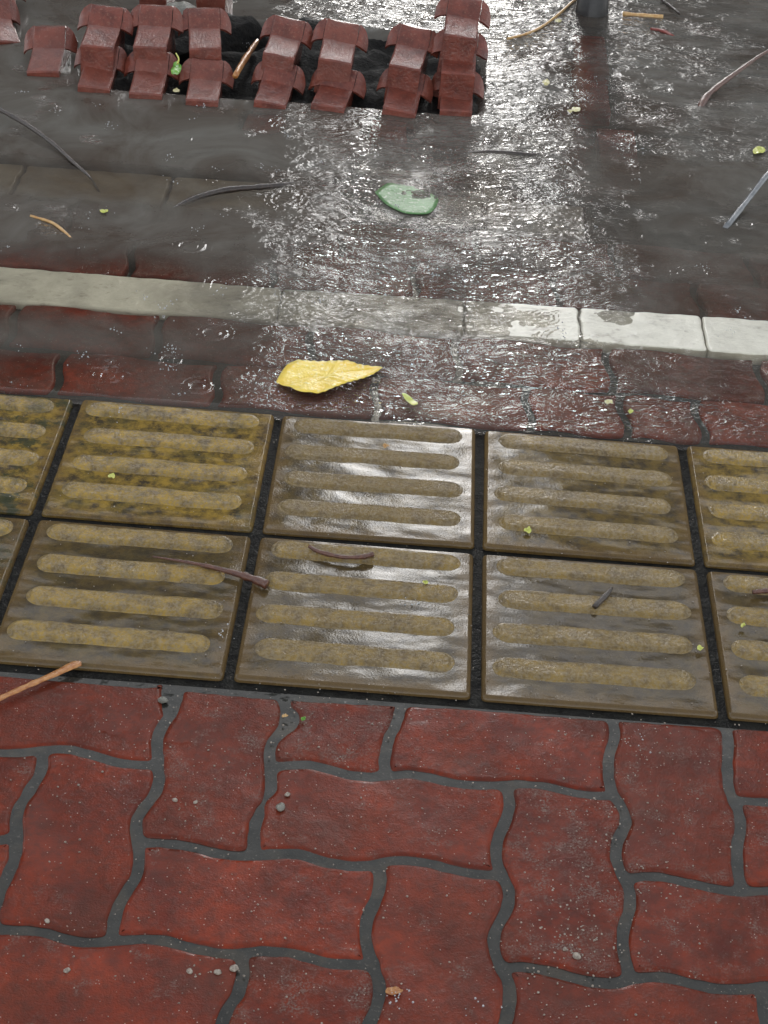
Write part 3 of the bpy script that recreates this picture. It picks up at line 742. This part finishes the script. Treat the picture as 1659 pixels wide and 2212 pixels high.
o = bm_obj('pole', tube([Vector((b.x, b.y, -0.03)), Vector((b.x, b.y, 0.2)), Vector((b.x, b.y, 0.45)), Vector((b.x, b.y, 0.62))], [0.007, 0.007], 10), M['black'])
tag(o, 'thin dark upright pole left of the red bollard', 'pole')

# ------------------------------------------------------------------ twigs, straws, leaves
def twig(px, radii, m, label, z=0.008, name='twig', cat='twig', flat=1.0):
    pts = []
    for q in px:
        zz = q[2] if len(q) > 2 else z
        pts.append(at(q[0], q[1], zz))
    c = pts[0].copy(); c.z = 0
    o = bm_obj(name, tube([p-c for p in pts], radii, 8, flat), M[m]); o.location = c
    return tag(o, label, cat)
twig([(-60, 205, .03), (0, 237, .028), (60, 271, .022), (115, 311, .016), (160, 352, .010), (195, 384, .004), (214, 415, -.002)], [0.0055, 0.005, 0.0042, 0.003, 0.002], 'twig_dark', 'long dark curved twig entering from the left edge and dipping into the water')
twig([(330, 484, -.002), (400, 437, .004), (480, 412, .009), (560, 404, .009), (610, 400, .006), (660, 394, .0)], [0.003, 0.006, 0.006, 0.006, 0.003], 'twig_dark', 'arched dark twig half sunk in the still water')
twig([(66, 466), (110, 480), (135, 497), (158, 518, .004)], [0.0025, 0.0032, 0.0018], 'straw', 'short yellow straw floating near the left edge', name='straw', cat='straw')
twig([(1700, 322, .06), (1660, 374, .045), (1615, 432, .024), (1566, 494, .004)], [0.006, 0.006], 'steel', 'straight grey rod slanting into the water at the right edge', name='rod', cat='rod')
twig([(1690, 92, .05), (1640, 122, .04), (1580, 165, .03), (1535, 200, .02), (1516, 225, .012), (1511, 243, .006)], [0.003, 0.004, 0.006, 0.008, 0.007], 'twig_brown', 'curved brown pod twig in the upper right')
twig([(-40, 1528), (0, 1508), (60, 1481), (120, 1455), (160, 1436), (176, 1434)], [0.003, 0.0042, 0.005, 0.006, 0.007, 0.004], 'blade', 'long orange brown dried leaf crossing the left paver', z=0.008, name='dried_leaf', cat='dried leaf', flat=0.35)
twig([(330, 1202), (430, 1219), (500, 1236), (545, 1250), (577, 1263)], [0.0012, 0.0025, 0.004, 0.0055, 0.006], 'twig_brown', 'dark reddish stick bridging the joint of two lower tactile tiles', z=0.013)
twig([(668, 1180), (690, 1192), (740, 1203), (780, 1203), (806, 1197)], [0.0025, 0.003, 0.0028, 0.004], 'twig_brown', 'thin red twig bent along the top bar of a lower tactile tile', z=0.013)
twig([(1322, 1270), (1305, 1290), (1284, 1311)], [0.002, 0.0045, 0.004], 'twig_dark', 'short forked dark twig on a lower tactile tile', z=0.012)
twig([(1096, 84), (1150, 68), (1195, 40), (1245, -4)], [0.003, 0.003], 'straw', 'pale thin stalk leaning across the top edge left of the bollard', z=0.016, name='stalk', cat='stalk')
twig([(1345, 30), (1390, 34), (1432, 37)], [0.006, 0.006], 'straw', 'tan flat stick floating right of the bollard', z=0.016, name='stick', cat='stick')
twig([(1430, 0), (1450, 15), (1468, 30)], [0.004, 0.003], 'twig_dark', 'short dark twig above the tan stick at the top edge', z=0.018)
twig([(1008, 330), (1060, 328), (1130, 333), (1202, 336)], [0.002, 0.005, 0.003], 'twig_dark', 'thin dark straight twig lying in the choppy water', z=0.008)
twig([(508, 164), (528, 130), (556, 88)], [0.006, 0.007, 0.005], 'blade', 'orange brown sliver leaning between two stacks', z=0.05, name='bark_sliver', cat='bark')
twig([(1626, 1279), (1645, 1277), (1690, 1274)], [0.003, 0.004], 'twig_brown', 'dark twig end at the right edge of the lower tactile tiles', z=0.012)
twig([(1405, 62), (1430, 66), (1455, 78)], [0.005, 0.008, 0.004], 'redpaint', 'small red scrap floating below the tan stick', z=0.014, name='scrap', cat='scrap', flat=0.5)

def leaf(px, m, label, z=0.012, curl=0.004, mid=None, name='leaf', cat='leaf', th=0.0007, group=None):
    pts = catmull([Vector(q) for q in px+[px[0]]], 4)[:-1]
    poly = [Vector(at(p.x, p.y, z).xy) for p in pts]
    if area(poly) < 0: poly = poly[::-1]
    poly = resample(poly, max(0.0012, 0.003*min(1, math.sqrt(area(poly))/0.08)))
    c = sum(poly, Vector((0, 0)))/len(poly); poly = [p-c for p in poly]
    n = len(poly); bm = bmesh.new(); K = 7
    rings = []
    for k in range(K):
        f = 1-k/K
        rings.append([bm.verts.new((p.x*f, p.y*f, 0)) for p in poly])
    ctr = bm.verts.new((0, 0, 0))
    for a, b in zip(rings, rings[1:]):
        for i in range(n): bm.faces.new((a[i], a[(i+1) % n], b[(i+1) % n], b[i]))
    for i in range(n): bm.faces.new((rings[-1][i], rings[-1][(i+1) % n], ctr))
    A = Vector(at(*mid[0], z).xy)-c if mid else None; B = Vector(at(*mid[1], z).xy)-c if mid else None
    s = random.uniform(0, 50)
    for v in bm.verts:
        q = Vector((v.co.x, v.co.y, 0)); L = max(p.length for p in poly)
        dz = noise.noise(q*(1.6/L)+Vector((s, 0, 0)))*curl+noise.noise(q*(5/L)+Vector((0, s, 0)))*curl*0.35
        if mid:
            d = (B-A).normalized(); w = Vector((q.x, q.y))-A; off = abs(w.x*d.y-w.y*d.x); along = w.dot(d)
            dz += off*0.09 - 0.0012*math.exp(-(off/0.0016)**2) + 0.0007*math.cos((along-off*0.8)*420)*min(1, off/0.01)
        v.co.z = dz
    r = bmesh.ops.extrude_face_region(bm, geom=list(bm.faces))
    for v in [g for g in r['geom'] if isinstance(g, bmesh.types.BMVert)]: v.co.z += th
    o = bm_obj(name, bm, m); o.location = (c.x, c.y, z)
    return tag(o, label, cat, group)
def mat_leaf(name, c1, c2, c3):
    k = NT(name); v = k.coord(); f = k.noise(v, 22, 5, 0.6); g = k.noise(v, 140, 4, 0.6)
    c = k.mix(k.ramp(f, [(0.35, 0), (0.6, 1)]), c1, c2); c = k.mix(k.ramp(g, [(0.56, 0), (0.68, 0.9)]), c, c3)
    c = k.mix(k.math('MULTIPLY', k.ramp(k.noise(v, 60, 3, 0.6), [(0.74, 0), (0.80, 1)]), 0.6), c, (c1[0]*0.35, c1[1]*0.28, c1[2]*0.5))
    n = k.bump(k.math('ADD', g, f), 0.0022, 0.7); k.pbr(c, 0.5, n, 0.9, 0.06, n, 0.25, 1.38); return k.m
M['leaf_yellow'] = mat_leaf('yellow_leaf', (0.82, 0.56, 0.05), (0.84, 0.64, 0.12), (0.84, 0.74, 0.36))
M['leaf_green'] = mat_leaf('green_leaf', (0.06, 0.17, 0.045), (0.12, 0.26, 0.10), (0.30, 0.40, 0.26))
yz = [(310,490),(340,445),(380,405),(440,380),(520,383),(600,380),(680,376),(740,375),(800,390),(870,397),(950,405),(915,435),(870,462),(830,482),(700,530),(620,562),(570,575),(500,575),(440,562),(395,535),(340,515)]
leaf([(486+.358*a, 648+.358*b) for a, b in yz], M['leaf_yellow'], 'big yellow leaf floating between the kerb and the tactile tiles', z=0.0112, curl=0.0035, mid=((597, 826), (826, 792)))
gz = [(690,370),(760,325),(820,330),(880,335),(930,350),(960,360),(1010,385),(1040,410),(1030,450),(990,490),(930,495),(860,490),(800,465),(740,430)]
leaf([(540+.3906*a, 270+.3906*b) for a, b in gz], M['leaf_green'], 'pale green leaf awash in the choppy water', z=0.0078, curl=0.0012)
leaf([(868, 850), (876, 851), (893, 864), (903, 872), (892, 875), (878, 866)], M['lime'], 'lime petal floating right of the big yellow leaf', z=0.011, curl=0.002, name='petal', cat='petal')
# curled green leaf hanging between the stacks
o = leaf([(368, 150), (376, 138), (388, 136), (392, 150), (384, 161), (372, 160)], M['green'], 'small bright green leaf caught between two stacks', z=0.055, curl=0.008)
sp_ = tube([at(383, 138, .062)-Vector(o.location), at(386, 127, .068)-Vector(o.location), at(380, 115, .075)-Vector(o.location)], [0.0022, 0.0016], 6)
bm_obj('stem', sp_, M['lime'], o)
BITS = [((224, 456), 9, 'lime', 'tiny lime petal below the tip of the long dark twig'), ((130, 92), 8, 'lime', 'lime petal at the left end of the stacks'),
 ((1313, 868), 11, 'cream', 'cream star shaped petal on the red pavers above the right tactile tile'), ((1362, 889), 7, 'lime', 'yellow petal speck near the cream one'),
 ((833, 963), 8, 'straw', 'orange petal at the edge of the white shining water'), ((243, 1028), 10, 'lime', 'pale green scrap on a bar of the brightest yellow tile'),
 ((918, 1258), 8, 'lime', 'lime speck on the brown tile with the red twig'), ((1140, 1146), 11, 'lime', 'yellow green scrap on the lowest bar of the tan tile'),
 ((1512, 1400), 9, 'lime', 'yellow scrap beside the joint of the right lower tiles'), ((655, 1553), 8, 'green', 'green chip in the corner hole of the half size paver'),
 ((616, 1546), 7, 'straw', 'orange chip in the joint beside the half size paver'), ((1605, 1350), 8, 'lime', 'green sliver on the rippled right tile'),
 ((1244, 236), 12, 'cream', 'pale yellow petal drifting below the bollard'), ((1232, 240), 7, 'cream', 'second smaller petal drifting below the bollard'),
 ((1640, 325), 15, 'lime', 'lime leaf scrap at the right picture edge'), ((850, 2140), 22, 'blade', 'crumpled brown leaf scrap at the bottom of the picture'),
 ((345, 160), 9, 'cream', 'cream petal at the foot of the leaf stack'), ((380, 195), 9, 'cream', 'cream petal in front of the gap between two stacks'),
 ((1206, 45), 9, 'cream', 'cream petal by the thin pole'), ((1180, 178), 12, 'cream', 'pale petal at the end of the thin pole reflection')]
for (p, r, m, label) in BITS:
    k = random.uniform(0, 6); n = 7
    px = [(p[0]+math.cos(k+2*math.pi*i/n)*r*random.uniform(.55, 1.1), p[1]+0.6*math.sin(k+2*math.pi*i/n)*r*random.uniform(.5, 1.1)) for i in range(n)]
    zz = 0.018 if p[1] < 350 else 0.0115 if p[1] < 1420 else 0.004
    leaf(px, M[m], label, z=zz, curl=0.003, name='petal' if m != 'blade' else 'leaf_scrap', cat='petal' if m != 'blade' else 'leaf scrap')

# stones in the joints and chipped corners
SB = [((410, 2098), 9, 'grey stone bit, left one of the row in the lower left paver corner'), ((470, 2100), 10, 'grey stone bit beside the bottom joint'), ((505, 2092), 12, 'largest pale stone bit at the bottom joint'),
      ((145, 2096), 9, 'flat tan pebble on the dark lower left paver'), ((102, 1989), 8, 'pale pebble above the wavy joint at the lower left'), ((606, 1744), 15, 'grey wet stone in the chipped corner of a wide paver'), ((621, 1716), 8, 'small pebble above the grey wet stone'),
      ((378, 1728), 8, 'grey pebble in a pit of the lengthwise paver'), ((422, 1733), 6, 'pale round pebble beside the pit'), ((352, 1512), 15, 'grey wet stone in the chipped corner below the tiles'), ((1245, 2065), 12, 'grey stone in the grit worn paver end'), ((1220, 2050), 7, 'tan pebble in the grit worn paver end')]
for (p, r, label) in SB:
    dark = 'wet stone in' in label
    w = at(*p, 0.001); rock('pebble', w, r/1850*0.8, M['stone'] if dark else M['pebble'], label, 'pebble', 'pebbles on the red pavers', (1, 0.8, 0.6), 2)

# loose grit: countless grains
def grit():
    bm = bmesh.new()
    base = bmesh.new(); bmesh.ops.create_icosphere(base, subdivisions=1, radius=1); bv = [v.co.copy() for v in base.verts]; bf = [[v.index for v in f.verts] for f in base.faces]; base.free()
    def grain(p, r):
        s = Vector((random.uniform(.6, 1.3), random.uniform(.6, 1.3), random.uniform(.4, .8)))*r
        a = random.uniform(0, 6); ca, sa = math.cos(a), math.sin(a)
        vs = []
        for v in bv:
            x, y, z = v.x*s.x*random.uniform(.8, 1.2), v.y*s.y, v.z*s.z
            vs.append(bm.verts.new((p.x+x*ca-y*sa, p.y+x*sa+y*ca, p.z+z)))
        for f in bf: bm.faces.new([vs[i] for i in f])
    for _ in range(520):
        grain(at(random.uniform(-20, 1680), random.uniform(1500, 2220), 0.0005), random.choice((0.0005, 0.0007, 0.0009, 0.0013)))
    for (cx, cy, sx, sy, n) in ((1240, 2040, 60, 45, 110), (1250, 1880, 80, 130, 130), (1400, 1620, 60, 60, 40), (700, 1560, 80, 50, 60), (430, 1700, 70, 90, 50), (470, 2095, 80, 25, 40), (1420, 1800, 80, 80, 50)):
        for _ in range(n): grain(at(random.gauss(cx, sx), random.gauss(cy, sy), 0.0005), random.choice((0.0006, 0.0009, 0.0014)))
    for _ in range(520):
        grain(at(random.uniform(-20, 1680), random.uniform(880, 1520), 0.0062), random.choice((0.0005, 0.0008, 0.0011)))
    o = bm_obj('grit', bm, M['pebble']); tag(o, kind='stuff'); o['label'] = 'pale loose grit scattered over pavers and tiles'
grit()

# ------------------------------------------------------------------ rain splashes: countless droplets just leaving the surface
def mat_drop():
    k = NT('water_drop'); g = k.n('ShaderNodeBsdfGlossy'); g.inputs['Roughness'].default_value = 0.05
    t = k.n('ShaderNodeBsdfTransparent'); fr = k.n('ShaderNodeFresnel'); fr.inputs[0].default_value = 1.34
    df = k.n('ShaderNodeBsdfDiffuse'); df.inputs[0].default_value = (0.75, 0.77, 0.78, 1)
    m0 = k.n('ShaderNodeMixShader'); m0.inputs[0].default_value = 0.45; k.l(t.outputs[0], m0.inputs[1]); k.l(df.outputs[0], m0.inputs[2])
    m = k.n('ShaderNodeMixShader'); k.l(fr.outputs[0], m.inputs[0]); k.l(m0.outputs[0], m.inputs[1]); k.l(g.outputs[0], m.inputs[2]); k.l(m.outputs[0], k.out.inputs[0]); return k.m
M['drop'] = mat_drop()
def splashes():
    bm = bmesh.new()
    def ball(p, r):
        bmesh.ops.create_icosphere(bm, subdivisions=1, radius=r, matrix=Matrix.Translation(p))
    spots = [(440, 175+60, 10), (120, 245, 8), (236, 275, 9), (375, 395, 6), (362, 345, 6), (620, 300, 8), (598, 370, 6), (350, 690, 5), (372, 760, 12), (365, 800, 8), (310, 650, 5), (470, 640, 5), (245, 720, 4),
             (1040, 2185, 4), (855, 2165, 10), (1385, 1600, 6), (890, 1311, 7), (478, 1375, 6), (1500, 290, 5), (1390, 330, 4)]
    for _ in range(80): spots.append((random.uniform(0, 1659), random.uniform(60, 900), random.randint(2, 6)))
    for x, y, n in spots:
        z0 = 0.008 if y < 900 else 0.004
        c = at(x, y, z0)
        for _ in range(n*2):
            a = random.uniform(0, 6.28); d = abs(random.gauss(0, 0.011))
            ball(c+Vector((math.cos(a)*d, math.sin(a)*d, random.uniform(0, 0.012)*math.exp(-d*30))), random.choice((0.0005, 0.0007, 0.001, 0.0014)))
    o = bm_obj('rain_splash', bm, M['drop']); tag(o, kind='stuff'); o['label'] = 'tiny white rain splashes dancing on the flooded street'
splashes()

# ------------------------------------------------------------------ the street beyond, seen only in the water
def facade(name, x0, x1, y, h, m, label, depth=5.0):
    root = empty(name, ((x0+x1)/2, y, 0)); tag(root, label, 'building')
    w = (x1-x0)/2
    bm = bmesh.new(); bmesh.ops.create_cube(bm, size=1, matrix=Matrix.Translation((0, depth/2, h/2-0.2)) @ Matrix.Diagonal((2*w, depth, h+0.4, 1)))
    bm_obj('wall', bm, M[m], root, False)
    nx = max(1, int(2*w/2.6))
    for r in range(int(h/3)):
        for i in range(nx):
            cx = -w+(i+0.5)*2*w/nx; cz = 1.6+3*r
            bm = bmesh.new(); bmesh.ops.create_cube(bm, size=1, matrix=Matrix.Translation((cx, -0.03, cz)) @ Matrix.Diagonal((0.9, 0.06, 1.3, 1)))
            f = bm_obj('window', bm, M['wall_grey'], root, False)
            bm = bmesh.new(); bmesh.ops.create_cube(bm, size=1, matrix=Matrix.Translation((cx, -0.065, cz)) @ Matrix.Diagonal((0.76, 0.02, 1.16, 1)))
            bm_obj('pane', bm, M['pane'], f, False)
facade('dark_building', -26, -1.05, 20, 17.5, 'wall_dark', 'dark wet building beyond the street, mirrored in the still water on the left')
facade('grey_building', 1.35, 26, 22, 17.5, 'wall_grey', 'grey building beyond the street, mirrored in the water on the right')

def far_tree(x, y, h, r, label):
    root = empty('tree', (x, y, 0)); tag(root, label, 'tree', 'trees beyond the street')
    bm_obj('trunk', tube([Vector((0, 0, -0.1)), Vector((0.15, 0, h*0.25)), Vector((-0.1, 0.1, h*0.5)), Vector((0.1, 0, h*0.8))], [0.28, 0.2, 0.14, 0.05], 8), M['twig_dark'], root)
    n = 2600; cl = [(random.gauss(0, r*0.45), random.gauss(0, r*0.45), h*random.uniform(0.45, 0.93), r*random.uniform(0.25, 0.42)) for _ in range(22)]
    vs = []; fs = []
    for k in range(n):
        c = random.choice(cl); d = Vector((random.gauss(0, 1), random.gauss(0, 1), random.gauss(0, 0.8))).normalized()*c[3]*random.random()**0.4
        p = Vector(c[:3])+d; a = Vector((random.gauss(0, 1), random.gauss(0, 1), random.gauss(0, 1))).normalized(); b = a.orthogonal().normalized(); s_ = random.uniform(0.10, 0.22)
        i = len(vs); vs += [p+a*s_, p+b*s_*0.5, p-a*s_, p-b*s_*0.5]; fs.append((i, i+1, i+2, i+3))
    me = bpy.data.meshes.new('crown'); me.from_pydata([tuple(v) for v in vs], [], fs); link('crown', me, M['foliage'], root, False)
M['foliage'] = mat_simple('dark_foliage', (0.03, 0.05, 0.02), (0.07, 0.11, 0.04), 3, 0.6, 0.0, 0.001)
far_tree(-0.4, 31, 12.6, 3.2, 'leafy tree beyond the street, mirrored as grey green in the water at the top')
far_tree(1.7, 36, 14.0, 3.0, 'slim leafy tree added out of view to cut the glare, mirrored between the two others')  # unseen tree, added to dim the glare mirrored in the gap
far_tree(4.2, 34, 13.6, 3.6, 'taller leafy tree beyond the street, mirrored on the right of the other one')

# ------------------------------------------------------------------ light: bright overcast, the sun's place in the cloud ahead of the camera
EL, AZ = R(23), R(0.3)
w = bpy.data.worlds.new('World'); sc.world = w; w.use_nodes = True
t = w.node_tree; t.nodes.clear()
sky = t.nodes.new('ShaderNodeTexSky'); sky.sky_type = 'NISHITA'; sky.sun_disc = False
sky.sun_elevation = EL; sky.sun_rotation = AZ; sky.air_density = 1.0; sky.dust_density = 1.2; sky.ozone_density = 1.0
hs = t.nodes.new('ShaderNodeHueSaturation'); hs.inputs['Saturation'].default_value = 0.16
bg = t.nodes.new('ShaderNodeBackground'); bg.inputs[1].default_value = 0.15
out = t.nodes.new('ShaderNodeOutputWorld')
t.links.new(sky.outputs[0], hs.inputs['Color']); t.links.new(hs.outputs[0], bg.inputs[0]); t.links.new(bg.outputs[0], out.inputs[0])
sd = bpy.data.lights.new('sun', 'SUN'); sd.energy = 0.8; sd.angle = R(32); sd.color = (1.0, 0.995, 0.985)
so = bpy.data.objects.new('sun', sd); col.objects.link(so)
dirv = Vector((math.sin(AZ)*math.cos(EL), math.cos(AZ)*math.cos(EL), math.sin(EL)))
so.rotation_euler = dirv.to_track_quat('Z', 'Y').to_euler(); so.location = dirv*20

sc.view_settings.view_transform = 'Standard'; sc.view_settings.look = 'None'
sc.view_settings.exposure = 1.35; sc.view_settings.gamma = 1.0
sc.cycles.max_bounces = 8; sc.cycles.transparent_max_bounces = 12
sc.cycles.caustics_reflective = False; sc.cycles.caustics_refractive = False
